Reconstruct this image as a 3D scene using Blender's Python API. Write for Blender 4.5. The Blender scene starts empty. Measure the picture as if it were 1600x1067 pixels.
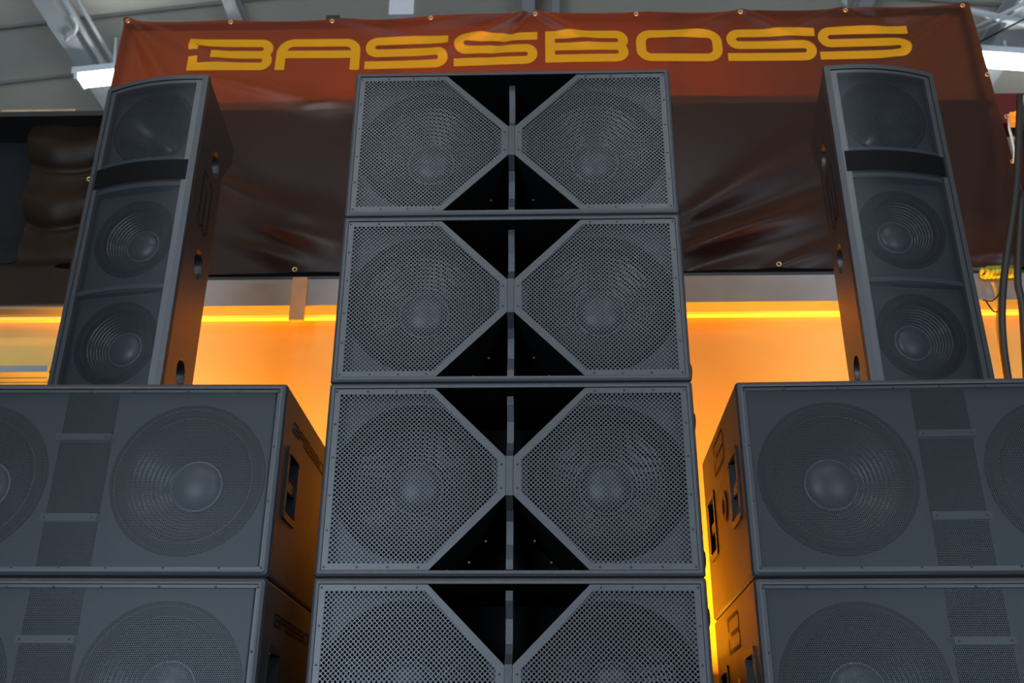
import bpy, math, random
import numpy as np
from mathutils import Vector, Matrix
random.seed(4)
S = bpy.context.scene
COL = S.collection

# ------------------------------------------------------------------ camera
CAM = np.array([0.0969, -2.9212, 0.0697]); YAW, PITCH, ROLL, FPX = -0.0312, 0.4145, 0.0054, 1556.0
_f = np.array([math.sin(YAW)*math.cos(PITCH), math.cos(YAW)*math.cos(PITCH), math.sin(PITCH)])
_r0 = np.array([math.cos(YAW), -math.sin(YAW), 0.0]); _u0 = np.cross(_r0, _f)
_r = _r0*math.cos(ROLL)+_u0*math.sin(ROLL); _u = np.cross(_r, _f)
cam = bpy.data.cameras.new('camera'); camo = bpy.data.objects.new('camera', cam); COL.objects.link(camo)
cam.sensor_width = 36.0; cam.lens = FPX*36/1600.0; cam.clip_start = 0.02
camo.matrix_world = Matrix(((_r[0], _u[0], -_f[0], CAM[0]), (_r[1], _u[1], -_f[1], CAM[1]), (_r[2], _u[2], -_f[2], CAM[2]), (0, 0, 0, 1)))
cam.dof.use_dof = True; cam.dof.focus_distance = 3.05; cam.dof.aperture_fstop = 4.0
S.camera = camo
def onY(px, py, y):            # point of the vertical plane y = const seen at a pixel
    d = _f+_r*(px-800)/FPX-_u*(py-533.5)/FPX
    return CAM+d*((y-CAM[1])/d[1])
def onZ(px, py, z):
    d = _f+_r*(px-800)/FPX-_u*(py-533.5)/FPX
    return CAM+d*((z-CAM[2])/d[2])

# ------------------------------------------------------------------ world, exposure
w = bpy.data.worlds.new('world'); S.world = w; w.use_nodes = True
w.node_tree.nodes['Background'].inputs[0].default_value = (0.75, 0.85, 1.0, 1)
w.node_tree.nodes['Background'].inputs[1].default_value = 0.03
vs = S.view_settings; vs.view_transform = 'Standard'; vs.look = 'None'; vs.exposure = 0.0; vs.gamma = 1.0; vs.use_curve_mapping = False
TUBE_W = 42.0          # watts of each fluorescent fixture
LOFT_W = 3.8          # watts of each amber bar on the loft
FRONT_FILL_W = 570.0          # cool front light set in each added doorway
AMBER_W = 80.0         # watts of each amber floor bar

# ------------------------------------------------------------------ helpers
def mat(name, col, rough=0.5, metal=0.0, spec=0.5, bump=0.0, bscale=400, var=0.0, vscale=6, emit=None, estr=0, coat=0.0):
    m = bpy.data.materials.new(name); m.use_nodes = True; nt = m.node_tree; b = nt.nodes['Principled BSDF']
    b.inputs['Base Color'].default_value = (*col, 1); b.inputs['Roughness'].default_value = rough
    b.inputs['Metallic'].default_value = metal; b.inputs['Specular IOR Level'].default_value = spec
    b.inputs['Coat Weight'].default_value = coat
    tc = nt.nodes.new('ShaderNodeTexCoord')
    if bump:
        n = nt.nodes.new('ShaderNodeTexNoise'); n.inputs['Scale'].default_value = bscale; n.inputs['Detail'].default_value = 2
        nt.links.new(tc.outputs['Object'], n.inputs['Vector'])
        bp = nt.nodes.new('ShaderNodeBump'); bp.inputs['Strength'].default_value = bump; bp.inputs['Distance'].default_value = 0.002
        nt.links.new(n.outputs['Fac'], bp.inputs['Height']); nt.links.new(bp.outputs['Normal'], b.inputs['Normal'])
    if var:
        n2 = nt.nodes.new('ShaderNodeTexNoise'); n2.inputs['Scale'].default_value = vscale; n2.inputs['Detail'].default_value = 5
        nt.links.new(tc.outputs['Object'], n2.inputs['Vector'])
        r = nt.nodes.new('ShaderNodeValToRGB')
        r.color_ramp.elements[0].position = 0.3; r.color_ramp.elements[1].position = 0.7
        r.color_ramp.elements[0].color = (*[c*(1-var) for c in col], 1); r.color_ramp.elements[1].color = (*[min(1, c*(1+var)) for c in col], 1)
        nt.links.new(n2.outputs['Fac'], r.inputs['Fac']); nt.links.new(r.outputs['Color'], b.inputs['Base Color'])
    if emit:
        b.inputs['Emission Color'].default_value = (*emit, 1); b.inputs['Emission Strength'].default_value = estr
    return m
M = dict(
    paint=mat('textured_black_paint', (.030, .031, .034), .44, spec=.55, bump=.55, bscale=330, var=.12, vscale=500),
    plate=mat('powder_coated_steel', (.036, .037, .041), .40, spec=.6, bump=.08, bscale=700),
    mesh=mat('grille_steel', (.058, .060, .066), .38, spec=.6),
    fine=mat('perforated_steel', (.019, .022, .027), .40, spec=.45),
    inside=mat('cavity_black', (.003, .003, .0035), .75, spec=.15),
    baffle=mat('baffle_paint', (.030, .034, .041), .55, spec=.35),
    dimbaffle=mat('dark_baffle_paint', (.015, .018, .023), .55, spec=.3),
    cone=mat('cone_paper', (.003, .004, .006), .25, spec=.55, bump=.1, bscale=900),
    cap=mat('dust_cap', (.012, .015, .021), .36, spec=.5),
    rubber=mat('surround_rubber', (.0025, .0025, .003), .55, spec=.12),
    ring=mat('glue_ring', (.06, .065, .075), .3, spec=.7),
    screw=mat('black_screw', (.012, .012, .013), .3, metal=.3, spec=.6),
    engrave=mat('engraved_black', (.004, .004, .004), .6, spec=.2),
    plastic=mat('handle_plastic', (.012, .012, .013), .4, spec=.5),
    foot=mat('black_rubber', (.018, .018, .02), .6),
    vinyl=mat('banner_vinyl', (.016, .0065, .004), .35, spec=.22, var=.1, vscale=3),
    letter=mat('banner_yellow_print', (.62, .27, .005), .5, spec=.15),
    brass=mat('brass_grommet', (.75, .55, .30), .3, metal=.9),
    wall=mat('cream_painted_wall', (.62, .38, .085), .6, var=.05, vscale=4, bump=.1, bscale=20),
    board=mat('white_painted_board', (.215, .22, .22), .55, var=.07, vscale=9, bump=.15, bscale=25),
    batten=mat('black_batten', (.012, .011, .011), .5),
    ceil=mat('white_ceiling_sheet', (.74, .70, .59), .6, var=.10, vscale=1.3),
    beam=mat('white_steel_beam', (.62, .65, .66), .5),
    seam=mat('sheet_seam', (.20, .20, .18), .7),
    housing=mat('lamp_housing', (.7, .72, .75), .4),
    tube=mat('lit_tube', (1, 1, 1), .4, emit=(.93, .97, 1.0), estr=30),
    led=mat('amber_led', (1, .6, .1), .4, emit=(1.0, .20, .016), estr=2.0),
    tarp=mat('brown_tarp', (.015, .0075, .003), .5, spec=.16, var=.3, vscale=5),
    dark=mat('black_drape', (.008, .008, .009), .85, spec=.2),
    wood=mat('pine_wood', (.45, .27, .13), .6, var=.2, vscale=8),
    floor=mat('concrete_floor', (.22, .22, .215), .6, var=.2, vscale=2),
    stage=mat('stage_black', (.03, .03, .03), .7),
    room=mat('room_wall_paint', (.26, .27, .28), .7, var=.08, vscale=2),
    red=mat('red_machine_paint', (.13, .008, .010), .4),
    orange=mat('orange_lens', (.9, .25, .02), .3, emit=(1, .3, .03), estr=.7),
    cable=mat('black_cable', (.015, .014, .013), .5),
    ycord=mat('yellow_cord', (.55, .33, .05), .5),
    strap=mat('yellow_green_strap', (.42, .44, .03), .6),
    lace=mat('white_lacing', (.75, .75, .72), .6),
    wire=mat('white_rod', (.6, .62, .62), .4),
)
# the thin black vinyl lets a little light through: reddish brown when lit from behind
_nt = M['vinyl'].node_tree; _o = _nt.nodes['Material Output']; _ad = _nt.nodes.new('ShaderNodeAddShader'); _tr = _nt.nodes.new('ShaderNodeBsdfTranslucent')
_tr.inputs['Color'].default_value = (.17, .040, .009, 1)
_nt.links.new(_nt.nodes['Principled BSDF'].outputs[0], _ad.inputs[0]); _nt.links.new(_tr.outputs[0], _ad.inputs[1]); _nt.links.new(_ad.outputs[0], _o.inputs['Surface'])
def obj(name, verts, faces, m, parent=None, smooth=False):
    me = bpy.data.meshes.new(name); me.from_pydata([tuple(map(float, v)) for v in verts], [], faces); me.update()
    me.materials.append(M[m])
    if smooth: me.polygons.foreach_set('use_smooth', [True]*len(me.polygons))
    o = bpy.data.objects.new(name, me); COL.objects.link(o); o.parent = parent
    return o
def recalc(o):
    import bmesh
    bm = bmesh.new(); bm.from_mesh(o.data); bmesh.ops.remove_doubles(bm, verts=bm.verts, dist=1e-6)
    bmesh.ops.recalc_face_normals(bm, faces=bm.faces); bm.to_mesh(o.data); bm.free(); return o
def thing(name, label, cat, loc=(0, 0, 0), rz=0, group=None):
    o = bpy.data.objects.new(name, None); COL.objects.link(o); o.location = loc; o.rotation_euler = (0, 0, rz); o.empty_display_size = .1
    o['label'] = label; o['category'] = cat
    if group: o['group'] = group
    return o
def tag(o, label, cat, group=None):
    o['label'] = label; o['category'] = cat
    if group: o['group'] = group
    return o
def struct(o): o['kind'] = 'structure'; return o
def stuff(o): o['kind'] = 'stuff'; return o
def copy_tree(o, parent=None):
    c = o.copy(); COL.objects.link(c); c.parent = parent
    for ch in list(o.children): copy_tree(ch, c)
    return c
class MB:
    def __init__(s): s.v = []; s.f = []
    def add(s, v, f):
        k = len(s.v); s.v += [tuple(p) for p in v]; s.f += [tuple(i+k for i in q) for q in f]; return s
    def box(s, x0, x1, y0, y1, z0, z1):
        v = [(x, y, z) for x in (x0, x1) for y in (y0, y1) for z in (z0, z1)]
        return s.add(v, [(0, 1, 3, 2), (4, 6, 7, 5), (0, 4, 5, 1), (2, 3, 7, 6), (0, 2, 6, 4), (1, 5, 7, 3)])
    def prism(s, poly, y0, y1, axis='y'):          # convex polygon in xz, extruded along y (or in yz along x)
        n = len(poly)
        P = (lambda a, b, t: (a, t, b)) if axis == 'y' else (lambda a, b, t: (t, a, b))
        v = [P(a, b, y0) for a, b in poly]+[P(a, b, y1) for a, b in poly]
        f = [tuple(range(n)), tuple(range(2*n-1, n-1, -1))]+[(i, i+n, (i+1) % n+n, (i+1) % n) for i in range(n)]
        return s.add(v, f)
    def tube(s, pts, r, n=8):
        pts = [np.array(p, float) for p in pts]; ring = []
        up = np.array([.13, .21, .97])
        for i, p in enumerate(pts):
            t = pts[min(i+1, len(pts)-1)]-pts[max(i-1, 0)]; t /= np.linalg.norm(t)
            a = np.cross(t, up); a /= np.linalg.norm(a); b = np.cross(t, a)
            ring += [p+r*(a*math.cos(2*math.pi*k/n)+b*math.sin(2*math.pi*k/n)) for k in range(n)]
        f = []
        for i in range(len(pts)-1):
            f += [(i*n+k, i*n+(k+1) % n, (i+1)*n+(k+1) % n, (i+1)*n+k) for k in range(n)]
        f += [tuple(range(n))[::-1], tuple(range((len(pts)-1)*n, len(pts)*n))]
        return s.add(ring, f)
    def lathe(s, prof, c=(0, 0, 0), n=56, cap=False):     # (r, d): d is depth along +y
        v = []; f = []
        for r, d in prof:
            v += [(c[0]+r*math.cos(2*math.pi*k/n), c[1]+d, c[2]+r*math.sin(2*math.pi*k/n)) for k in range(n)]
        for i in range(len(prof)-1):
            f += [(i*n+k, i*n+(k+1) % n, (i+1)*n+(k+1) % n, (i+1)*n+k) for k in range(n)]
        if cap: f.append(tuple(range((len(prof)-1)*n, len(prof)*n)))
        return s.add(v, f)
    def obj(s, name, m, parent=None, smooth=False, fix=True):
        o = obj(name, s.v, s.f, m, parent, smooth)
        return recalc(o) if fix else o
def rrect(x0, x1, z0, z1, r, n=3):
    out = []
    for cx, cz, a0 in ((x1-r, z1-r, 0), (x0+r, z1-r, 90), (x0+r, z0+r, 180), (x1-r, z0+r, 270)):
        for k in range(n+1):
            a = math.radians(a0+90*k/n); out.append((cx+r*math.cos(a), cz+r*math.sin(a)))
    return out
def catmull(pts, n=10):
    P = [np.array(p, float) for p in pts]; P = [2*P[0]-P[1]]+P+[2*P[-1]-P[-2]]; out = []
    for i in range(1, len(P)-2):
        for k in range(n):
            t = k/n; a, b, c, d = P[i-1:i+3]
            out.append(.5*((2*b)+(c-a)*t+(2*a-5*b+4*c-d)*t*t+(3*b-a-3*c+d)*t**3))
    return out+[P[-2]]
def hexsheet(x0, x1, z0, z1, pitch, rh, fy=lambda x: 0*x):      # perforated sheet: hexagonal cells with hexagonal holes
    dz = pitch*math.sqrt(3)/2; R = pitch/math.sqrt(3)
    nx = int((x1-x0)/pitch); nz = int((z1-z0)/dz)
    cx = []; cz = []
    for j in range(nz):
        off = .5*pitch if j % 2 else 0
        xs = x0+pitch*.5+off+pitch*np.arange(nx-(1 if j % 2 else 0)); cx.append(xs); cz.append(np.full(len(xs), z0+dz*(j+.5)))
    cx = np.concatenate(cx); cz = np.concatenate(cz); n = len(cx)
    a = np.radians(30+60*np.arange(6))
    V = np.zeros((n, 12, 3)); 
    V[:, :6, 0] = cx[:, None]+R*np.cos(a); V[:, :6, 2] = cz[:, None]+R*np.sin(a)
    V[:, 6:, 0] = cx[:, None]+rh*np.cos(a); V[:, 6:, 2] = cz[:, None]+rh*np.sin(a)
    V[:, :, 1] = fy(V[:, :, 0])
    k = np.arange(6); q = np.stack([k, (k+1) % 6, 6+(k+1) % 6, 6+k], 1)
    F = (np.arange(n)*12)[:, None, None]+q[None]
    return V.reshape(-1, 3), F.reshape(-1, 4)
def npobj(name, V, F, m, parent):
    me = bpy.data.meshes.new(name); me.vertices.add(len(V)); me.vertices.foreach_set('co', V.ravel())
    me.loops.add(F.size); me.loops.foreach_set('vertex_index', F.ravel().astype(np.int32))
    me.polygons.add(len(F)); me.polygons.foreach_set('loop_start', np.arange(0, F.size, 4, dtype=np.int32))
    me.update(calc_edges=True); me.validate(); me.materials.append(M[m])
    o = bpy.data.objects.new(name, me); COL.objects.link(o); o.parent = parent; return o
def shell(W, H, D, loops, skip=None, back=True):
    # lofted cabinet shell: loops = (inset, y, corner radius); skip removes the long flat side face (sign of x)
    n = 3; mb = MB(); k = 4*(n+1); rings = []
    for ins, y, r in loops:
        rings.append([(x, y, z) for x, z in rrect(-W/2+ins, W/2-ins, ins, H-ins, r, n)])
    v = [p for R in rings for p in R]; f = []
    for i in range(len(rings)-1):
        for j in range(k):
            q = (i*k+j, i*k+(j+1) % k, (i+1)*k+(j+1) % k, (i+1)*k+j)
            if skip is not None and i == 0:
                xs = [v[t][0] for t in q]
                if all(abs(abs(x)-W/2) < 1e-6 for x in xs) and xs[0]*skip > 0 or (skip == 0 and all(abs(abs(x)-W/2) < 1e-6 for x in xs)): continue
            f.append(q)
    if back: f.append(tuple(range(k)))
    return mb.add(v, f)
def hole_fill(mb, poly, c, R, P, n=64):
    # face between a convex polygon and a circular hole in it; P maps (a, b) to 3-D
    corner = [math.atan2(b-c[1], a-c[0]) % (2*math.pi) for a, b in poly]
    ang = sorted(set([2*math.pi*k/n for k in range(n)]+corner)); pts = []
    for t in ang:
        d = (math.cos(t), math.sin(t)); best = 1e9
        for i in range(len(poly)):
            (x1, y1), (x2, y2) = poly[i], poly[(i+1) % len(poly)]
            ex, ey = x2-x1, y2-y1; den = d[0]*ey-d[1]*ex
            if abs(den) < 1e-12: continue
            s = ((x1-c[0])*ey-(y1-c[1])*ex)/den; u = ((x1-c[0])*d[1]-(y1-c[1])*d[0])/den
            if s > 0 and -1e-6 <= u <= 1+1e-6: best = min(best, s)
        pts.append((d, best))
    m = len(pts)
    v = [P(c[0]+R*d[0], c[1]+R*d[1]) for d, s in pts]+[P(c[0]+s*d[0], c[1]+s*d[1]) for d, s in pts]
    mb.add(v, [(i, (i+1) % m, m+(i+1) % m, m+i) for i in range(m)])
def screws(pts, y, r, parent, name='grille_screws'):
    mb = MB()
    for x, z in pts: mb.lathe([(r, 0), (r*.95, -.0012), (r*.6, -.002), (r*.35, -.0012)], (x, y, z), 8, True)
    return stuff(mb.obj(name, 'screw', parent, True))
def driver(parent, c, y, Ro, Rs, Rc, dcone, capbulge, ribs=9, name='driver', amp=.0012):
    base = MB().lathe([(Ro+.004, .004), (Ro+.004, -.003), (Ro-.006, -.003), (Ro-.006, .02)], (c[0], y, c[1]), 64).obj(name, 'rubber', parent, True)
    pr = [(Ro-.006, .004)]+[(Rs+(Ro-.008-Rs)*(.5+.5*math.cos(a)), .004-.014*math.sin(a)) for a in np.linspace(0, math.pi, 9)]
    MB().lathe(pr, (c[0], y, c[1]), 64).obj('surround', 'rubber', base, True)
    prof = []
    N = ribs*6
    for i in range(N+1):
        t = i/N; r = Rs+(Rc-Rs)*t; d = .006+dcone*(t**.88)
        prof.append((r, d+(amp*math.sin(2*math.pi*ribs*t) if .03 < t < .93 else 0)))
    MB().lathe(prof, (c[0], y, c[1]), 72).obj('cone', 'cone', base, True)
    e = .006+dcone
    MB().lathe([(Rc+.003, e+.001), (Rc+.003, e-.005), (Rc-.002, e-.007), (Rc-.003, e)], (c[0], y, c[1]), 64).obj('cap_ring', 'ring', base, True)
    MB().lathe([(Rc*math.cos(a)+1e-5, e-.003-capbulge*math.sin(a)) for a in np.linspace(0, math.pi/2, 11)], (c[0], y, c[1]), 56).obj('dust_cap', 'cap', base, True)
    return base

# ------------------------------------------------------------------ lettering strokes (unit height 1)
def fillet(pts, rads):
    out = [np.array(pts[0], float)]
    for i in range(1, len(pts)-1):
        a, b, c = (np.array(p, float) for p in pts[i-1:i+2]); r = rads[i-1]
        u = (a-b)/np.linalg.norm(a-b); v = (c-b)/np.linalg.norm(c-b)
        if r < .01: out.append(b); continue
        cen = b+(u+v)*r; p0 = b+u*r; p1 = b+v*r                     # right-angle corners
        for k in range(9):
            t = k/8*math.pi/2; out.append(cen-v*r*math.cos(t)-u*r*math.sin(t))
    out.append(np.array(pts[-1], float)); return out
def glyph(ch, w, t):
    h = t/2; R = (.5-h)/2-.002; T = 1-h
    if ch == 'S': return [fillet([(w, T), (h, T), (h, .5), (w-h, .5), (w-h, h), (0, h)], [R, R, R, R])]
    if ch == 'A': return [fillet([(h, 0), (h, T), (w-h, T), (w-h, 0)], [.34, .26]), [(t, .5), (w-t, .5)]]
    if ch == 'O': return [fillet([(w/2, T), (h, T), (h, h), (w-h, h), (w-h, T), (w/2, T)], [.26]*4)]
    if ch == 'B': return [fillet([(h, .5), (h, T), (w-h, T), (w-h, .5), (t, .5)], [0, R, R]), fillet([(h, .5), (h, h), (w-h, h), (w-h, .5), (w-h-R-.01, .5)], [0, R, R])]
    if ch == 'b': return [fillet([(h, .62), (h, T), (w-h, T), (w-h, .5), (.27*w, .5)], [0, R, R]), fillet([(h, .44), (h, h), (w-h, h), (w-h, .5), (w-h-R-.01, .5)], [0, R, R])]
def stroke_mesh(mb, path, t, P, across=2, step=.08):
    path = [np.array(p, float) for p in path]; dense = [path[0]]
    for a, b in zip(path, path[1:]):
        L = np.linalg.norm(b-a)
        if L < 1e-5: continue
        for k in range(1, max(1, int(L/step))+1): dense.append(a+(b-a)*k/max(1, int(L/step)))
    n = len(dense); closed = np.linalg.norm(dense[0]-dense[-1]) < 1e-4
    v = []
    for i in range(n):
        pa = dense[i-1] if i > 0 else (dense[-2] if closed else None); pb = dense[i+1] if i < n-1 else (dense[1] if closed else None)
        d1 = (dense[i]-pa)/np.linalg.norm(dense[i]-pa) if pa is not None else None
        d2 = (pb-dense[i])/np.linalg.norm(pb-dense[i]) if pb is not None else None
        if d1 is None: d1 = d2
        if d2 is None: d2 = d1
        n1 = np.array([-d1[1], d1[0]]); n2 = np.array([-d2[1], d2[0]]); m = n1+n2; m /= np.linalg.norm(m)
        s = 1/max(.5, float(m@n1))
        for k in range(across+1): v.append(P(*(dense[i]+m*s*t*(k/across-.5))))
    c = across+1
    mb.add(v, [(i*c+k, i*c+k+1, (i+1)*c+k+1, (i+1)*c+k) for i in range(n-1) for k in range(across)])

# ================================================================== SETTING
HS = 0.609
floor = struct(MB().box(-9, 9, -9, 9, -.75, -.6).obj('floor', 'floor'))
struct(MB().box(-4.2, 4.2, -.45, 1.33, -.6, 0).obj('floor_stage', 'stage'))
struct(MB().box(-9.1, -9, -9, 9, -.6, 6.6).obj('wall_left', 'room'))
struct(MB().box(9, 9.1, -9, 9, -.6, 6.6).obj('wall_right', 'room'))
struct(MB().box(-9, 9, 9, 9.1, -.6, 6.6).obj('wall_back', 'room'))
struct(MB().box(-9, 9, -9.1, -9, -.6, 6.6).obj('wall_front', 'room'))
# two unseen doors added in the front wall to carry cool front light
for nm, dx, pw in (('added_door_1', 4.8, .55), ('added_door_2', -3.2, .85)):
    dr = bpy.data.objects.new(nm, None); COL.objects.link(dr); dr.location = (dx, -8.98, -.6); struct(dr)
    for b_ in ((-2.1, -1.9, 0, .12, 0, 3.8), (1.9, 2.1, 0, .12, 0, 3.8), (-2.1, 2.1, 0, .12, 3.6, 3.8)): MB().box(*b_).obj('door_frame', 'beam', dr)
    l = bpy.data.lights.new('front_fill', 'AREA'); l.shape = 'RECTANGLE'; l.size = 3.7; l.size_y = 3.5; l.energy = FRONT_FILL_W*pw; l.color = (.66, .82, 1.0)
    lo = bpy.data.objects.new('front_fill', l); COL.objects.link(lo); lo.location = (dx, -8.9, 1.2); lo.rotation_euler = (math.radians(90), 0, 0)
# gabled metal-sheet ceiling, ridge along the depth, with sheet seams as thin proud ribs
RZ, SL = 5.95, .125
cz = lambda x: RZ-SL*abs(x)
mb = MB()
for s in (-1, 1):
    mb.add([(0, -9, RZ), (0, 9, RZ), (s*9, 9, cz(9)), (s*9, -9, cz(9))], [(0, 1, 2, 3)])
ceiling = struct(mb.obj('ceiling', 'ceil'))
k = 0
for s in (-1, 1):
    for y in np.arange(-8.7, 9, .62):
        mb = MB(); e = .012
        mb.add([(0, y, RZ-.001), (0, y+e, RZ-.02), (0, y+2*e, RZ-.001), (s*9, y, cz(9)-.001), (s*9, y+e, cz(9)-.02), (s*9, y+2*e, cz(9)-.001)], [(0, 1, 4, 3), (1, 2, 5, 4)])
        mb.obj('sheet_seam', 'seam', ceiling)
# roof beams running into the depth
def roof_beam(x, wd, h, name='trim_1'):
    z = cz(x)-.02
    mb = MB().box(x-wd/2, x+wd/2, -8.9, 8.9, z-h, z-h+.02).box(x-.012, x+.012, -8.9, 8.9, z-h+.02, z+.0).box(x-wd/2, x+wd/2, -8.9, 8.9, z-.03, z-.01)
    return struct(mb.obj(name, 'beam'))
for i, (x, wd, h) in enumerate([(-3.54, .15, .20), (-2.28, .10, .12), (.02, .10, .12), (.24, .06, .12), (2.6, .10, .12), (3.7, .20, .20), (-6.5, .2, .2), (6.5, .2, .2)]):
    roof_beam(x, wd, h, 'trim_%d' % (i+1))

# fluorescent fixtures: two bare tubes under a white channel; real lamps, rows into the room
def lamp_fixture(x, y, label, s, tilt, on=True):
    t = thing('fluorescent_fixture', label, 'ceiling light', (x, y, cz(x)-.43), 0, 'fluorescent ceiling fixtures')
    t.rotation_euler = (0, tilt, 0); L = 1.25
    MB().box(0, s*L, -.075, .075, .03, .09).obj('housing', 'housing', t)
    for yy in (-.045, .045):
        MB().tube([(s*.05, yy, 0), (s*(L-.05), yy, 0)], .019, 10).obj('tube', 'tube', t, True)
    for xx in (.02, L-.05):
        mb = MB().box(min(s*xx, s*(xx+.03)), max(s*xx, s*(xx+.03)), -.07, .07, -.025, .03); mb.obj('lamp_holder', 'housing', t)
    MB().tube([(s*.3, 0, .09), (s*.3, 0, .4)], .012).obj('hanger', 'housing', t); MB().tube([(s*(L-.3), 0, .09), (s*(L-.3), 0, .4)], .012).obj('hanger', 'housing', t)
    if on:
        l = bpy.data.lights.new('tube_light', 'AREA'); l.shape = 'RECTANGLE'; l.size = 1.15; l.size_y = .12; l.energy = TUBE_W; l.color = (.80, .89, 1.0)
        lo = bpy.data.objects.new('tube_light', l); COL.objects.link(lo); lo.parent = t; lo.location = (s*L/2, 0, -.03)
    return t
lamp_fixture(-3.55, 3.33, 'lit twin-tube fluorescent light at the left of the banner top', 1, -.11)
lamp_fixture(3.35, 3.25, 'lit twin-tube fluorescent light at the right of the banner top', 1, .11)
for x, y, nm in ((-2.4, -4.3, 'left side nearer the stage'), (1.2, -4.3, 'right side nearer the stage'), (-2.4, -6.6, 'left side farther from the stage'), (1.2, -6.6, 'right side farther from the stage')):
    lamp_fixture(x, y, 'twin-tube fluorescent light over the audience floor, '+nm, 1, 0)

# low partition wall behind the stage with rail board and amber LED strip
YW = 1.33
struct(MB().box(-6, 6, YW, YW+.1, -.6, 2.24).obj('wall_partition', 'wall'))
YS = YW-.136
zs0, zs1 = onY(1200, 471, YS)[2], onY(1200, 439, YS)[2]
struct(MB().box(-6, 6, YS, YW, zs0, zs1+.03).obj('trim_rail', 'board'))
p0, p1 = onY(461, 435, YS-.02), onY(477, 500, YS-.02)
struct(MB().box(p0[0]-.01, p1[0]-.01, YS-.022, YS, p1[2], zs1+.03).obj('trim_post', 'wood'))  # pine colour stands in for the amber light falling on the post
strip = MB().box(-6, 6, YW-.035, YW-.001, zs0-.016, zs0-.001).obj('led_strip', 'led')
tag(strip, 'glowing amber light strip running under the white rail board', 'light strip')

# amber bars on the stage floor behind the cabinets
def amber_bar(x, L, col, p, label, zb=.46):
    t = thing('led_bar', label, 'stage light', (x, 1.06, 0), 0, 'amber bars behind the cabinets')
    MB().box(-L/2, L/2, -.03, .03, zb-.06, zb-.005).obj('bar_body', 'plastic', t)
    for s in (-1, 1): MB().box(s*L*.4-.015, s*L*.4+.015, -.02, .02, 0, zb-.06).obj('stand_leg', 'plastic', t)
    l = bpy.data.lights.new('amber', 'AREA'); l.shape = 'RECTANGLE'; l.size = L*.95; l.size_y = .02; l.energy = p; l.color = col
    lo = bpy.data.objects.new('amber', l); COL.objects.link(lo); lo.parent = t; lo.location = (0, 0, zb); lo.rotation_euler = (math.pi, 0, 0)
    return t
amber_bar(-1.45, 1.0, (1.0, .38, .02), AMBER_W*.72, 'amber light bar hidden behind the two left subwoofers', .85)
amber_bar(0.38, .4, (1.0, .42, .02), AMBER_W*.18, 'amber light bar hidden behind the central stack')
amber_bar(1.40, 1.0, (1.0, .38, .02), AMBER_W*1.25, 'amber light bar hidden behind the two right subwoofers')

# ================================================================== BANNER
YB = 1.25
TL, TR, BL, BR = (-2.13, 3.80), (2.37, 3.82), (-2.16, 2.255), (2.43, 2.262)
folds = []   # (x0,z0,x1,z1,width,amp) in the banner plane
def fold(a, b, wd, amp):
    p, q = onY(*a, YB), onY(*b, YB); folds.append((p[0], p[2], q[0], q[2], wd, amp))
for a in [((203, 37), (330, 90), .05, .030), ((203, 37), (262, 130), .05, .030), ((203, 37), (232, 150), .03, -.015),
          ((340, 128), (505, 165), .06, .028), ((505, 165), (560, 158), .05, .02),
          ((832, 20), (700, 78), .04, .022), ((832, 20), (780, 75), .03, -.014), ((832, 20), (905, 62), .04, .02), ((832, 20), (640, 40), .05, .016), ((518, 26), (640, 55), .05, .012),
          ((1157, 17), (1060, 60), .05, .016), ((1157, 17), (1230, 55), .04, .014), ((1321, 14), (1240, 45), .04, .018), ((1321, 14), (1400, 45), .05, -.014), ((1502, 11), (1400, 95), .05, .024), ((1502, 11), (1330, 45), .05, .014),
          ((330, 285), (530, 372), .13, .032), ((390, 390), (500, 425), .07, .018), ((345, 250), (430, 330), .13, -.02), ((420, 360), (540, 400), .08, .02),
          ((1078, 392), (1300, 318), .09, .036), ((1090, 330), (1290, 205), .13, .022), ((1090, 350), (1300, 285), .10, -.02), ((1215, 420), (1310, 385), .06, .02), ((1080, 420), (1200, 380), .08, -.014),
          ((600, 300), (1000, 340), .16, .02), ((1540, 400), (1590, 395), .06, .02)]: fold(*a)
folds = np.array(folds)
def bdisp(x, z):
    x = np.asarray(x, float); z = np.asarray(z, float); d = .006*np.sin(1.7*x+.6)*np.sin(2.3*z)+.008*np.sin(3.1*x+2*z)
    for x0, z0, x1, z1, wd, amp in folds:
        L = math.hypot(x1-x0, z1-z0); ux, uz = (x1-x0)/L, (z1-z0)/L
        s = (x-x0)*ux+(z-z0)*uz; n = -(x-x0)*uz+(z-z0)*ux
        fs = np.clip(s/L, 0, 1); wl = wd*(.35+.65*fs)
        over = np.maximum(0, np.maximum(-s, s-L))
        d = d+amp*np.exp(-(n/wl)**2)*np.exp(-(over/.10)**2)*(.4+.6*np.sin(math.pi*np.clip(fs*.8+.15, 0, 1)))
    return -np.clip(d, -.03, .06)-.012
def bpos(u, v):
    a = (TL[0]*(1-u)+TR[0]*u, TL[1]*(1-u)+TR[1]*u); b = (BL[0]*(1-u)+BR[0]*u, BL[1]*(1-u)+BR[1]*u)
    x = b[0]*(1-v)+a[0]*v; z = b[1]*(1-v)+a[1]*v
    z = z-.012*np.abs(np.sin(np.pi*8*u))**1.0*v
    return x, z
NU, NV = 300, 110
uu, vv = np.meshgrid(np.linspace(0, 1, NU+1), np.linspace(0, 1, NV+1)); bx, bz = bpos(uu, vv); by = YB+bdisp(bx, bz)
V = np.stack([bx, by, bz], -1).reshape(-1, 3); V2 = V+np.array([0, .0015, 0]); nn = (NU+1)
F = [(j*nn+i, j*nn+i+1, (j+1)*nn+i+1, (j+1)*nn+i) for j in range(NV) for i in range(NU)]
banner = thing('banner', 'wide black vinyl banner with large yellow lettering hung behind the speakers', 'banner', (0, YB, BL[1]))
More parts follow.
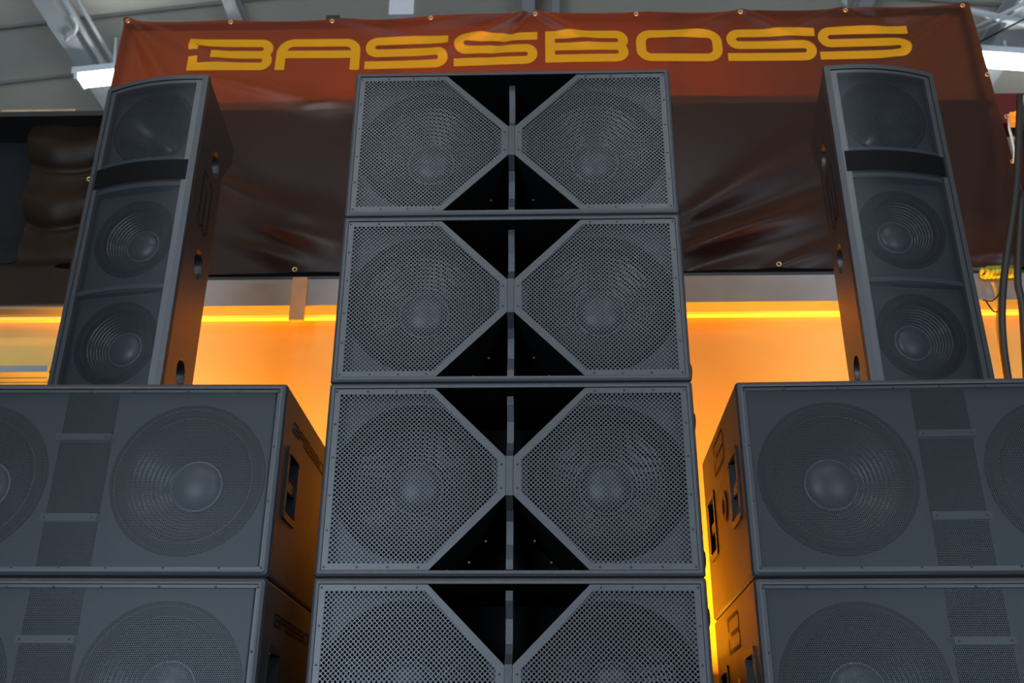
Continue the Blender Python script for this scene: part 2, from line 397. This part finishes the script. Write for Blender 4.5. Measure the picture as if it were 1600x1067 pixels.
def rel(o, base): 
    o.data.transform(Matrix.Translation(-Vector(base))); return o
BB = (0, YB, BL[1])
rel(obj('sheet', V, F, 'vinyl', banner, True), BB)
boxes = [('b', -1.748, -1.305), ('A', -1.285, -.842), ('S', -.815, -.378), ('S', -.345, .092), ('B', .133, .565), ('O', .607, 1.055), ('S', 1.08, 1.54), ('S', 1.555, 2.02)]
for ch, x0, x1 in boxes:
    mid = (x0+x1)/2; f = (mid+1.75)/3.8; zb = 3.460+f*.020; zt = 3.664+f*.022; hh = zt-zb; wu = (x1-x0)/hh; mb = MB()
    for si, pth in enumerate(glyph(ch, wu, .245)):
        def P(a, b): 
            x = x0+a*hh; z = zb+b*hh; return (x, YB+float(bdisp(x, z))-.003-.0008*si, z)
        stroke_mesh(mb, pth, .245, P, 4, .06)
    rel(mb.obj('letter', 'letter', banner, True), BB)
for px, py in [(203, 38), (360, 34), (518, 30), (673, 29), (836, 24), (994, 22), (1157, 18), (1321, 16), (1502, 12), (462, 424), (1216, 415), (107, 431), (138, 278), (172, 146), (1543, 116), (1573, 182), (1581, 216), (1583, 252), (800, 420), (1560, 420)]:
    p = onY(px, py, YB-.02); y = YB+float(bdisp(p[0], p[2]))-.006
    rel(MB().lathe([(.013, .003), (.013, -.001), (.010, -.003), (.007, -.001), (.0065, .004)], (p[0], y, p[2]), 14).obj('grommet', 'brass', banner, True), BB)
# black pipe frame that carries the banner, and the batten under it
fr = thing('pipe_rig', 'black batten and pipes along the bottom and back of the wide vinyl', 'rig', (0, YB+.03, 0))
def frp(mb, n, m='batten'): rel(mb.obj(n, m, fr), (0, YB+.03, 0))
BAT = .045
zb_ = onY(1200, 434, YS)[2]; frp(MB().box(-2.18, 2.9, YS+.002, YB-.004, zb_, zb_+.03), 'bottom_batten')
frp(MB().tube([(-2.15, YB+.06, 3.80), (2.38, YB+.06, 3.82)], .02), 'top_pipe')
for x in (-2.13, -.7, .8, 2.38): frp(MB().tube([(x, YB+.06, 2.27), (x, YB+.06, 3.81)], .018), 'upright')
for px in (520, 836, 1185): 
    p = onY(px, 24, YB); frp(MB().box(p[0]-.04, p[0]+.03, YB+.02, YB+.08, p[2]-.015, p[2]+.02), 'clamp')

# loft deck behind the banner; amber bars lie on it and shine through the vinyl above the deck edge
ZD = 3.262
struct(MB().box(-6, 2.42, YB+.045, 4.2, ZD-.03, ZD).obj('floor_loft', 'batten'))
for x, p, nm in ((-1.75, .55, 'behind the first letters'), (-.55, 1.0, 'behind the left letters of the middle'), (.55, 1.0, 'behind the right letters of the middle'), (1.2, .2, 'behind the last letters')):
    t = thing('loft_light_bar', 'amber light bar on the loft '+nm+' of the banner', 'stage light', (x, YB+.55, ZD), 0, 'amber bars on the loft behind the banner')
    MB().box(-.5, .5, -.03, .03, 0, .05).obj('bar_body', 'plastic', t)
    l = bpy.data.lights.new('loft_amber', 'AREA'); l.shape = 'RECTANGLE'; l.size = .95; l.size_y = .03; l.energy = LOFT_W*p; l.color = (1.0, .34, .03)
    lo = bpy.data.objects.new('loft_amber', l); COL.objects.link(lo); lo.parent = t; lo.location = (0, -.035, .055); lo.rotation_euler = (math.radians(-125), 0, 0)
# ================================================================== CENTRAL CABINETS
def center_cab(label):
    W, H, D = 1.143, HS-.001, .80
    t = thing('subwoofer_cabinet', label, 'speaker', group='horn-slot subwoofers in the central stack')
    shell(W, H, D, [(0, D, .008), (0, .012, .008), (.0035, .0035, .008), (.010, 0, .006), (.0185, 0, .002), (.0185, .42, .002)]).obj('shell', 'paint', t)
    MB().add([(-W/2+.018, .42, .018), (W/2-.018, .42, .018), (W/2-.018, .42, H-.018), (-W/2+.018, .42, H-.018)], [(0, 1, 2, 3)]).obj('cavity_back', 'inside', t)
    for (z) in (.019, H-.019):     # black lining of the slot mouths, top and bottom
        MB().box(-.24, .24, .004, .42, z-.0006, z+.0006).obj('slot_lining', 'inside', t)
    outer = [(.552, .588), (.2355, .588), (.0117, .364), (.0117, .245), (.2355, .0207), (.552, .0207)]
    hole = [(.534, .570), (.248, .570), (.0345, .3335), (.0345, .2745), (.248, .0395), (.534, .0395)]
    hole = [(.534, .570), (.2436, .570), (.036, .3625-.009), (.036, .2565-.0), (.2436, .0395), (.534, .0395)]
    for s in (-1, 1):
        O = [(s*a, b) for a, b in outer]; Q = [(s*a, b) for a, b in hole]; n = 6
        y0, y1 = .004, .0075
        v = [(a, y0, b) for a, b in O]+[(a, y0, b) for a, b in Q]+[(a, y1, b) for a, b in O]+[(a, y1, b) for a, b in Q]
        f = []
        for i in range(n):
            j = (i+1) % n; f += [(i, j, n+j, n+i), (2*n+i, 2*n+j, 3*n+j, 3*n+i), (i, j, 2*n+j, 2*n+i), (n+i, n+j, 3*n+j, 3*n+i)]
        plate = MB().add(v, f).obj('grille_plate', 'plate', t)
        # diamond lattice: flat bars at plus and minus 45 degrees clipped to the opening
        mb = MB(); pitch = .0145/math.sqrt(2); bw = .00122
        E = [(s*a, b) for a, b in [(.537, .573), (.2425, .573), (.033, .3555), (.033, .2545), (.2425, .0365), (.537, .0365)]]
        cenx = sum(a for a, b in E)/6; cenz = sum(b for a, b in E)/6
        for dirn in (1, -1):
            dx, dz = math.sqrt(.5), dirn*math.sqrt(.5); nx, nz = -dz, dx
            pr = [a*nx+b*nz for a, b in E]
            q = math.ceil(min(pr)/pitch)*pitch
            while q < max(pr):
                t0, t1 = -9, 9; ox, oz = nx*q, nz*q
                for i in range(6):
                    (ax, az), (b2, bz2) = E[i], E[(i+1) % 6]; ex, ez = b2-ax, bz2-az; mx, mz = -ez, ex
                    if (cenx-ax)*mx+(cenz-az)*mz < 0: mx, mz = -mx, -mz
                    den = dx*mx+dz*mz; num = (ax-ox)*mx+(az-oz)*mz
                    if abs(den) < 1e-9: continue
                    if den > 0: t0 = max(t0, num/den)
                    else: t1 = min(t1, num/den)
                if t1-t0 > .002:
                    a = (ox+dx*t0, oz+dz*t0); b = (ox+dx*t1, oz+dz*t1); yy = .0050 if dirn > 0 else .0052
                    c = [(a[0]+nx*bw, a[1]+nz*bw), (a[0]-nx*bw, a[1]-nz*bw), (b[0]-nx*bw, b[1]-nz*bw), (b[0]+nx*bw, b[1]+nz*bw)]
                    mb.prism(c, yy, yy+.0014)
                q += pitch
        g = stuff(mb.obj('lattice', 'mesh', plate, fix=False))
        screws([(s*a, b) for a, b in [(.5455, .579), (.448, .579), (.358, .579), (.267, .579), (.544, .471), (.5435, .364), (.5445, .245), (.5435, .139), (.544, .0295), (.447, .0295), (.356, .029), (.266, .029), (.0248, .340), (.0248, .266)]], .004, .0036, plate)
        # slanted slot walls behind the diagonal edges and the baffle with the driver
        mb = MB()
        for i in range(1, 4):
            (a, b), (c, d) = O[i], O[i+1]; mb.add([(a, .0078, b), (c, .0078, d), (c, .42, d), (a, .42, b)], [(0, 1, 2, 3)])
        mb.obj('slot_wall', 'inside', t)
        mb = MB(); c = (s*.300, .3045); hole_fill(mb, O, c, .242, lambda a, b: (a, .062, b)); mb.obj('baffle', 'baffle', t)
        driver(t, c, .060, .243, .196, .083, .088, .036, 10)
        for (a, b) in ((.075, .150), (.125, .085), (.19, .06)):
            MB().lathe([(.004, 0), (.003, -.003)], (s*a, .12, b-.02), 8, True).obj('slot_screw', 'ring', t)
    # centre brace, set back inside the slots and flush between the plates
    prof = [(.0015, .243), (.0015, .366), (.055, .400), (.075, .43), (.075, .50), (.05, .55), (.05, .578), (.30, .578), (.30, .031), (.05, .031), (.05, .06), (.075, .11), (.075, .18), (.055, .209)]
    prof = [(y, z) for y, z in prof]
    n = len(prof); v = [(-.0105, y, z) for y, z in prof]+[(.0105, y, z) for y, z in prof]
    f = [(i, (i+1) % n, n+(i+1) % n, n+i) for i in range(n)]+[tuple(range(n)), tuple(range(2*n-1, n-1, -1))]
    MB().add(v, f).obj('centre_brace', 'paint', t)
    for z in (.510, .070):
        m = MB().lathe([(.001, -.016), (.026, -.016), (.033, -.010), (.035, 0)], (0, 0, 0), 20); m.v = [(W/2-y, .11+x, z+zz) for x, y, zz in m.v]
        m.obj('rubber_foot', 'foot', t, True)
    return t
names = ['lowest central subwoofer cabinet, cut off by the bottom of the picture', 'second central subwoofer cabinet from below, level with the upper side subwoofers',
         'third central subwoofer cabinet from below, in front of the glowing wall', 'topmost central subwoofer cabinet, just under the banner lettering']
cc = center_cab(names[0])
for i in range(4):
    o = cc if i == 0 else copy_tree(cc)
    o['label'] = names[i]; o.location = (0, 0, HS*i)

# ================================================================== SIDE SUBWOOFERS
def side_sub(label):
    W, H, D = 1.25, HS-.001, .87
    t = thing('side_subwoofer', label, 'speaker', group='wide subwoofers beside the central stack')
    sh = shell(W, H, D, [(0, D, .012), (0, .016, .012), (.005, .005, .012), (.014, 0, .008), (.020, 0, .004), (.020, .05, .004)], skip=0)
    # side panels with real pockets for the handles
    hb = {1: [(.088, .258, .198, .432)], -1: [(.088, .258, .195, .430), (.615, .785, .195, .430)]}
    r = .012
    pockets = MB()
    for s in (1, -1):
        ys = sorted(set([.016, D]+[v for h in hb[s] for v in (h[0]+.02, h[1]-.02)])); zs = [r, .215, .413, H-r]
        for i in range(len(ys)-1):
            for j in range(3):
                inside = j == 1 and any(abs(ys[i]-(h[0]+.02)) < 1e-6 for h in hb[s])
                if inside: continue
                sh.add([(s*W/2, ys[i], zs[j]), (s*W/2, ys[i+1], zs[j]), (s*W/2, ys[i+1], zs[j+1]), (s*W/2, ys[i], zs[j+1])], [(0, 1, 2, 3)])
    sh.obj('shell', 'paint', t)
    for s in (1, -1):
        for (a, b, c, d) in hb[s]:
            fr_ = [(a, c+.0), (b, c), (b, d), (a, d)]; O = rrect(a, b, c, d, .014, 3); Q = rrect(a+.022, b-.022, c+.022, d-.022, .006, 3); n = len(O)
            x0, x1, x2 = s*(W/2+.0005), s*(W/2+.005), s*(W/2-.085)
            v = [(x0, *p) for p in O]+[(x1, *p) for p in O]+[(x1, *p) for p in Q]+[(x2, *p) for p in Q]
            f = [(k*n+i, k*n+(i+1) % n, (k+1)*n+(i+1) % n, (k+1)*n+i) for k in range(3) for i in range(n)]+[tuple(range(3*n, 4*n))]
            h = MB().add(v, f).obj('handle', 'plastic', t)
            zc = (c+d)/2
            MB().box(min(s*(W/2-.035), s*(W/2-.001)), max(s*(W/2-.035), s*(W/2-.001)), a+.02, b-.02, zc-.022, zc+.012).obj('grip', 'plastic', h)
            mb = MB()
            for py, pz in ((a+.014, c+.03), (b-.014, c+.03), (a+.014, d-.03), (b-.014, d-.03)):
                m = MB().lathe([(.005, 0), (.004, -.002)], n=8, cap=True); mb.add([(s*(W/2+.005-y), py+x, pz+z) for x, y, z in m.v], m.f)
            stuff(mb.obj('handle_screws', 'screw', h))
    # pole socket and engraved mark on the left face
    m = MB().lathe([(.055, -.001), (.053, -.004), (.025, -.004), (.022, .03)], n=32, cap=True)
    MB().add([(-W/2-y*-1, .40+x, .31+z) for x, y, z in m.v], m.f).obj('pole_socket', 'paint', t, True)
    mb = MB(); hh = .125
    for pth in glyph('b', 1.95, .16): stroke_mesh(mb, pth, .10, lambda a, b: (-W/2-.0012, .562-a*hh, .449+b*hh), 1, .5)
    mb.obj('engraved_mark', 'engrave', t)
    mb = MB(); hh = .040; y = .132
    for ch in 'bASSBOSS':
        for pth in glyph(ch, 2.0, .22): stroke_mesh(mb, pth, .2, lambda a, b: (W/2+.0012, y+a*hh, .487+b*hh), 1, .5)
        y += hh*2.15
    mb.obj('engraved_lettering', 'engrave', t)
    # perforated grille, slightly recessed, with a plain edge strip
    gx0, gx1, gz0, gz1 = -W/2+.021, W/2-.021, .021, H-.021; yg = .006
    V, F = hexsheet(gx0+.008, gx1-.008, gz0+.008, gz1-.008, .0056, .00235, lambda x: 0*x+yg)
    g = MB()
    e = .009
    for b in ((gx0, gx1, gz0, gz0+e), (gx0, gx1, gz1-e, gz1), (gx0, gx0+e, gz0+e, gz1-e), (gx1-e, gx1, gz0+e, gz1-e)): g.box(b[0], b[1], yg+.0006, yg+.002, b[2], b[3])
    g = g.obj('grille_edge', 'fine', t); stuff(npobj('perforated_grille', V, F, 'fine', g))
    sx = [-.60, -.475, -.31, -.14, 0, .14, .31, .475, .60]
    screws([(x, gz0+.007) for x in sx]+[(x, gz1-.007) for x in sx]+[(s*.6, z) for s in (-1, 1) for z in (.40, .228)]+[(s*.072, z) for s in (-1, 1) for z in (.432, .178)], yg, .0042, g)
    for s in (-1, 1):
        rc = [(s*.083, .02), (s*(W/2-.02), .02), (s*(W/2-.02), H-.02), (s*.083, H-.02)]; c = (s*.338, .304)
        mb = MB(); hole_fill(mb, rc, c, .234, lambda a, b: (a, .035, b)); mb.obj('baffle', 'dimbaffle', t)
        driver(t, c, .034, .236, .196, .079, .085, .030, 10, amp=.0005)
    for z in (.432, .178): MB().box(-.085, .085, .0085, .03, z-.011, z+.011).obj('grille_brace', 'fine', t)
    mb = MB(); mb.add([(-.083, .036, .02), (-.083, .036, H-.02), (-.083, .6, H-.02), (-.083, .6, .02), (.083, .036, .02), (.083, .036, H-.02), (.083, .6, H-.02), (.083, .6, .02)], [(0, 1, 2, 3), (4, 5, 6, 7), (3, 2, 6, 7), (0, 3, 7, 4), (1, 2, 6, 5)])
    mb.obj('port', 'inside', t)
    return t
ss = side_sub('upper left subwoofer carrying the left tall speaker')
def place(o, corner, sgn, rz, z):
    dx = -sgn*.625; o.location = (corner[0]+dx*math.cos(rz), corner[1]+dx*math.sin(rz), z); o.rotation_euler = (0, 0, rz)
place(ss, (-.704, -.004), 1, .0151, HS)
for lab, c, sg, rz, z in [('lower left subwoofer, cut off by the bottom left of the picture', (-.706, -.0055), 1, .0151, 0), ('upper right subwoofer carrying the right tall speaker', (.706, .003), -1, -.0263, HS), ('lower right subwoofer, cut off by the bottom right of the picture', (.708, .004), -1, -.0263, 0)]:
    o = copy_tree(ss); o['label'] = lab; place(o, c, sg, rz, z)

# ================================================================== TALL TOP SPEAKERS
def tall_top(label):
    w, H, sag, d1, d2, tp = .425, 1.296, .030, .36, .47, math.tan(math.radians(15.5))
    t = thing('column_speaker', label, 'speaker', group='tall three-way speakers on the side subwoofers')
    fy = lambda x: -sag*(1-(2*np.asarray(x)/w)**2)
    hw = lambda d: w/2-tp*d
    za, zb = H-.215, H-.075           # the rear flares out towards the top
    xs = np.linspace(-w/2, w/2, 17)
    # body: sides (with round handle holes), back, top, bottom
    mb = MB()
    for s in (-1, 1):
        P = lambda d, z: (s*hw(d), d, z)
        hole_fill(mb, [(0, 0), (d1, 0), (d1, .36), (0, .36)], (.20, .155), .055, P, 32)
        hole_fill(mb, [(0, .36), (d1, .36), (d1, .78), (0, .78)], (.215, .60), .055, P, 32)
        hole_fill(mb, [(0, .78), (d1, .78), (d1, za), (d2, zb), (d2, H), (0, H)], (.245, 1.065), .055, P, 32)
    back = [(d1, 0), (d1, za), (d2, zb), (d2, H)]
    for (a, z0), (b, z1) in zip(back, back[1:]): mb.add([(-hw(a), a, z0), (hw(a), a, z0), (hw(b), b, z1), (-hw(b), b, z1)], [(0, 1, 2, 3)])
    for z, d in ((0, d1), (H, d2)):
        n = len(xs); v = [(x, float(fy(x)), z) for x in xs]+[(hw(d), d, z), (-hw(d), d, z)]; mb.add(v, [tuple(range(n+2))])
    mb.obj('body', 'paint', t)
    for s in (-1, 1):
        for (d, z) in ((.20, .155), (.215, .60), (.245, 1.065)):
            m = MB().lathe([(.055, 0), (.052, .003), (.051, .06)], n=28, cap=True); ang = math.atan(tp)
            o = MB().add([(s*(hw(d+x)-y), d+x, z+zz) for x, y, zz in m.v], m.f).obj('handle_cup', 'plastic', t, True)
        mb = MB()
        hh = .15
        for pth in glyph('b', 1.6, .16): stroke_mesh(mb, pth, .05, lambda a, b: (s*(hw(.19+(b-.5)*hh)+.0012), .19+(b-.5)*hh, .965-a*hh), 1, .5)
        mb.obj('engraved_mark', 'engrave', t)
    # front frame following the curve
    b = .020; inn = .010
    fm = MB()
    def strip(x0, x1, z0, z1, off, n=14):
        X = np.linspace(x0, x1, n+1); Y = fy(X)
        for i in range(n):
            v = [(X[i], Y[i]+off, z0), (X[i+1], Y[i+1]+off, z0), (X[i+1], Y[i+1]+off, z1), (X[i], Y[i]+off, z1)]
            fm.add(v, [(0, 1, 2, 3)])
            fm.add([(X[i], Y[i]+off, z0), (X[i+1], Y[i+1]+off, z0), (X[i+1], Y[i+1]+.02, z0), (X[i], Y[i]+.02, z0)], [(0, 1, 2, 3)])
            fm.add([(X[i], Y[i]+off, z1), (X[i+1], Y[i+1]+off, z1), (X[i+1], Y[i+1]+.02, z1), (X[i], Y[i]+.02, z1)], [(0, 1, 2, 3)])
        for x, y in ((X[0], Y[0]), (X[-1], Y[-1])): fm.add([(x, y+off, z0), (x, y+.02, z0), (x, y+.02, z1), (x, y+off, z1)], [(0, 1, 2, 3)])
    strip(-w/2, -w/2+b, 0, H, 0, 2); strip(w/2-b, w/2, 0, H, 0, 2); strip(-w/2+b, w/2-b, 0, .02, 0); strip(-w/2+b, w/2-b, H-.018, H, 0)
    fm.obj('front_frame', 'paint', t)
    fm = MB(); gi = -w/2+b+.001
    strip(gi, gi+.022, .022, H-.020, .0045, 2); strip(-gi-.022, -gi, .022, H-.020, .0045, 2); strip(gi+.022, -gi-.022, .022, .034, .0045); strip(gi+.022, -gi-.022, H-.034, H-.020, .0045)
    ge = fm.obj('grille_edge', 'plate', t)
    V, F = hexsheet(gi+.019, -gi-.019, .030, H-.028, .0052, .0023, lambda x: fy(x)+.004); stuff(npobj('perforated_grille', V, F, 'fine', ge))
    screws([(s*(w/2-b-.008), z) for s in (-1, 1) for z in (.08, .35, .60, .80, 1.02, 1.2)], .0015, .0035, ge)
    for zc in (.405, .820, .930):        # baffle edges touching the grille
        fm = MB(); strip(gi+.015, -gi-.015, zc-.008, zc+.008, .012); fm.obj('divider', 'baffle', t)
    fm = MB(); strip(gi+.006, -gi-.006, .833, .917, .002); bd = fm.obj('slot_cover', 'rubber', t)
    V, F = hexsheet(gi+.010, -gi-.010, .836, .914, .0052, .0020, lambda x: fy(x)+.0008); stuff(npobj('perforated_cover', V, F, 'rubber', bd))
    for (z0, z1, zc, R) in ((.02, .397, .215, .150), (.413, .815, .625, .150), (.935, H-.02, 1.10, .160)):
        mb = MB(); hole_fill(mb, [(-w/2+.02, z0), (w/2-.02, z0), (w/2-.02, z1), (-w/2+.02, z1)], (0, zc), R, lambda a, c: (a, .03, c)); mb.obj('baffle', 'dimbaffle', t)
        if R < .155: driver(t, (0, zc), .029, R+.002, R-.032, .061, .055, .022, 8)
        else:
            hb_ = MB().lathe([(R+.004, 0), (R+.004, -.004), (R-.01, -.004), (R-.014, .004)], (0, .029, zc), 56).obj('horn', 'rubber', t, True)
            MB().lathe([(R-.013, .003), (R-.03, .03), (.09, .075), (.05, .12), (.03, .18)], (0, .029, zc), 56, True).obj('horn_flare', 'cone', hb_, True)
    return t
at = tall_top('tall three-way column speaker with curved front on the left subwoofers')
def place_at(o, A, B):
    c = ((A[0]+B[0])/2, (A[1]+B[1])/2); o.location = (c[0], c[1], 2*HS); o.rotation_euler = (0, 0, math.atan2(B[1]-A[1], B[0]-A[0]))
place_at(at, (-1.572, .176), (-1.156, .100))
o = copy_tree(at); o['label'] = 'tall three-way column speaker with curved front on the right subwoofers'
place_at(o, (1.157, .1), (1.587, .156))

# ================================================================== AROUND THE EDGES
# loft beside the banner: black drape, brown tarp with sagging tucks, pine plank on top
YL = 1.36
yprof = lambda v: 1.165+.195*min(1, max(0, (v-.16)/.14))**2*(3-2*min(1, max(0, (v-.16)/.14)))
def quadsheet(fn, nu, nv):
    v = [fn(i/nu, j/nv) for j in range(nv+1) for i in range(nu+1)]
    return v, [(j*(nu+1)+i, j*(nu+1)+i+1, (j+1)*(nu+1)+i+1, (j+1)*(nu+1)+i) for j in range(nv) for i in range(nu)]
zt, zl = ZD-.032, onY(60, 473, 1.165)[2]
tl = onY(55, 176, YL); bl = onY(-14, 470, 1.165)
v, f = quadsheet(lambda u, vv: (-5.5+(5.49+bl[0]*(1-vv)+tl[0]*vv)*u, yprof(vv)+.014+.14*max(0, min(1, vv*6-1.9))+.004*math.sin(60*u), zl+.01+(zt-zl-.02)*vv), 80, 40)
tag(obj('black_drape', v, f, 'dark', None, True), 'dull black drape filling the loft beside the banner', 'drape')
def tarp(u, vv):
    xl = bl[0]*(1-vv)+tl[0]*vv; x = xl+(-2.19+.19*(1-min(1, max(0, (vv-.14)/.025)))-xl)*u; z = zl-.005+(zt-zl)*vv
    d = 0
    for zc in (.0, .215, .50, .80):                    # three hanging bellies between horizontal tucks
        sag = zc-.05*math.sin(math.pi*u); q = (vv-sag)
        d += -.075*math.exp(-((q-.10)/.085)**2)*(1 if q < .10 else 1)+.03*math.exp(-(q/.018)**2)
    d += .02*math.sin(6*u+3*vv)
    return (x, yprof(vv)+(.02+.75*d)*min(1, max(0, (vv-.30)*8)), z)
v, f = quadsheet(tarp, 40, 90)
tag(obj('brown_tarp', v, f, 'tarp', None, True), 'dark brown tarp sagging in tucks left of the banner edge', 'tarp')
a, b = onY(3, 170, YL-.05), onY(118, 170, YL-.05)
tag(MB().box(a[0], b[0], YB+.06, YL+.25, ZD+.001, ZD+.024).obj('pine_plank', 'wood'), 'pine plank lying on top of the loft above the brown tarp', 'plank')
# slatted wall shelf low at the left
a = onY(75, 571, 1.02); b = onY(75, 581, 1.02)
sh = thing('wall_shelf', 'grey-edged slatted shelf on the glowing wall at the far left', 'shelf', (a[0]-.5, 1.02, b[2]))
def shp(mb, n, m='board'): return rel(mb.obj(n, m, sh), (a[0]-.5, 1.02, b[2]))
shp(MB().box(a[0]-1.3, a[0], 1.02, 1.04, b[2], a[2]), 'front_edge')
for i in range(5): shp(MB().box(a[0]-1.3, a[0], 1.05+.055*i, 1.05+.055*i+.045, b[2]+.005, b[2]+.022), 'slat')
for dx in (-.03, -1.2): shp(MB().prism([(1.04, b[2]+.022), (1.33, b[2]+.022), (1.33, b[2]-.12)], a[0]+dx, a[0]+dx+.025, 'x'), 'bracket')
# hanging cables at the right
def cable(name, pts, r, m, label, cat='cable'):
    P = catmull([onY(px, py, y) for px, py, y in pts], 8); return tag(MB().tube(P, r, 8).obj(name, m, None, True), label, cat)
cable('black_cable', [(1594, 150, 1.05), (1588, 290, 1.03), (1573, 400, 1.02), (1566, 470, 1.02), (1568, 540, 1.03), (1578, 612, 1.04)], .016, 'cable', 'thick black cable hanging beside the right tall speaker')
cable('side_cable', [(1596, 300, 1.06), (1590, 430, 1.06), (1597, 480, 1.06), (1606, 620, 1.06)], .016, 'cable', 'thick black cable at the right edge of the picture')
cable('yellow_cable', [(1551, 441, 1.13), (1555, 450, 1.13), (1560, 480, 1.12), (1558, 510, 1.12), (1563, 550, 1.1), (1574, 612, 1.1)], .008, 'ycord', 'thin yellow cable hanging next to the thick black cable', 'cable')
cable('black_tie', [(1536, 469, 1.12), (1550, 470, 1.1), (1559, 462, 1.1), (1562, 455, 1.1)], .0035, 'cable', 'thin black tie looped round the yellow cable', 'cord')
cable('black_wire', [(1541, 471, 1.12), (1550, 484, 1.1), (1555, 487, 1.09), (1559, 487, 1.09)], .0035, 'cable', 'thin black wire under the thin black tie at the yellow cable', 'cord')
pts = []
a, b = onY(1537, 426, YB-.10), onY(1592, 424, YB-.10)
for i in range(60):
    t = i/59; pts.append(a*(1-t)+b*t+np.array([0, .028*math.sin(i*.9), .018*math.cos(i*.9)]))
tag(MB().tube(pts, .012, 6).obj('yellow_strap', 'strap', None, True), 'yellow-green strap wound along the batten at the right banner corner', 'strap')
# white lacing down the right banner edge
pl = [(1574, 184), (1577, 200), (1581, 216), (1585, 238), (1584, 254)]
tag(MB().tube([onY(px, py, YB-.05-.02*(i % 2)) for i, (px, py) in enumerate(pl)], .006, 6).obj('white_lace', 'lace', None, True), 'white lacing cord down the right edge of the banner', 'cord')
# red machine mast behind the right edge of the banner
a = onY(1590, 150, 2.0); rx, rz = a[0], a[2]
rm = thing('red_mast', 'dark red steel mast with an orange lamp behind the right banner edge', 'machine', (rx+.05, 2.0, -.6))
def rmp(mb, n, m='red'): return rel(mb.obj(n, m, rm), (rx+.05, 2.0, -.6))
rmp(MB().box(rx-.02, rx+.5, 1.95, 2.15, -.6, rz-.25), 'column'); rmp(MB().box(rx-.30, rx+.02, 1.96, 2.10, rz-.22, rz-.01), 'head_block')
rmp(MB().tube([(rx-.03, 1.9, rz-.30), (rx+.02, 1.88, rz-.1), (rx+.10, 1.87, rz+.05)], .028), 'arm')
c = onY(1586, 183, 1.9); rmp(MB().lathe([(.001, -.03), (.022, -.03), (.026, 0)], (c[0], 1.9, c[2]), 14).box(c[0]-.022, c[0]+.022, 1.9, 1.95, c[2]-.035, c[2]+.035), 'orange_lamp', 'orange')
# conduits along the left roof beam and thin rods in the right roof bay
bx_ = -3.54; bzz = cz(bx_)-.24
t = thing('conduit_run', 'pair of grey conduits with a loop along the left roof beam', 'conduit', (bx_, 2.5, bzz))
def cdp(mb, n): return rel(mb.obj(n, 'wire', t, True), (bx_, 2.5, bzz))
cdp(MB().tube([(bx_+.14, .5, bzz+.05), (bx_+.14, 8, bzz+.05)], .022), 'conduit'); cdp(MB().tube([(bx_+.22, .5, bzz+.08), (bx_+.22, 8, bzz+.08)], .016), 'conduit')
q = [onZ(px, py, bzz) for px, py in ((112, 25), (119, 38), (116, 50), (107, 55), (104, 62))]
cdp(MB().tube(catmull(q, 6), .018), 'loop')
def rod(a, b, za, zb, r, m, label):
    p, q = onZ(*a, za), onZ(*b, zb); tag(MB().tube([p, q], r, 6).obj('roof_rod', m, None, True), label, 'rod')
rod((1518, 46), (1604, 3), 5.1, 5.1, .014, 'wire', 'upper white rod crossing the roof bay at the top right')
rod((1522, 53), (1606, 12), 5.1, 5.1, .008, 'wire', 'lower thin white rod crossing the roof bay at the top right')
rod((1530, 66), (1610, 25), 5.1, 5.1, .007, 'cable', 'thin black wire crossing the roof bay at the top right')
rod((1505, 15), (1612, 38), 5.25, 5.25, .03, 'wire', 'thick white pipe under the roof at the top right')
rod((1318, -4), (1322, 18), 5.2, 5.2, .02, 'wire', 'short white rod above the last letters of the banner')
p = onZ(629, 18, 5.2)
tag(MB().box(p[0]-.09, p[0]+.09, p[1]-.06, p[1]+.06, 5.12, 5.30).obj('junction_box', 'housing'), 'white junction box on the roof above the banner middle', 'box')
bpy.context.view_layer.update()
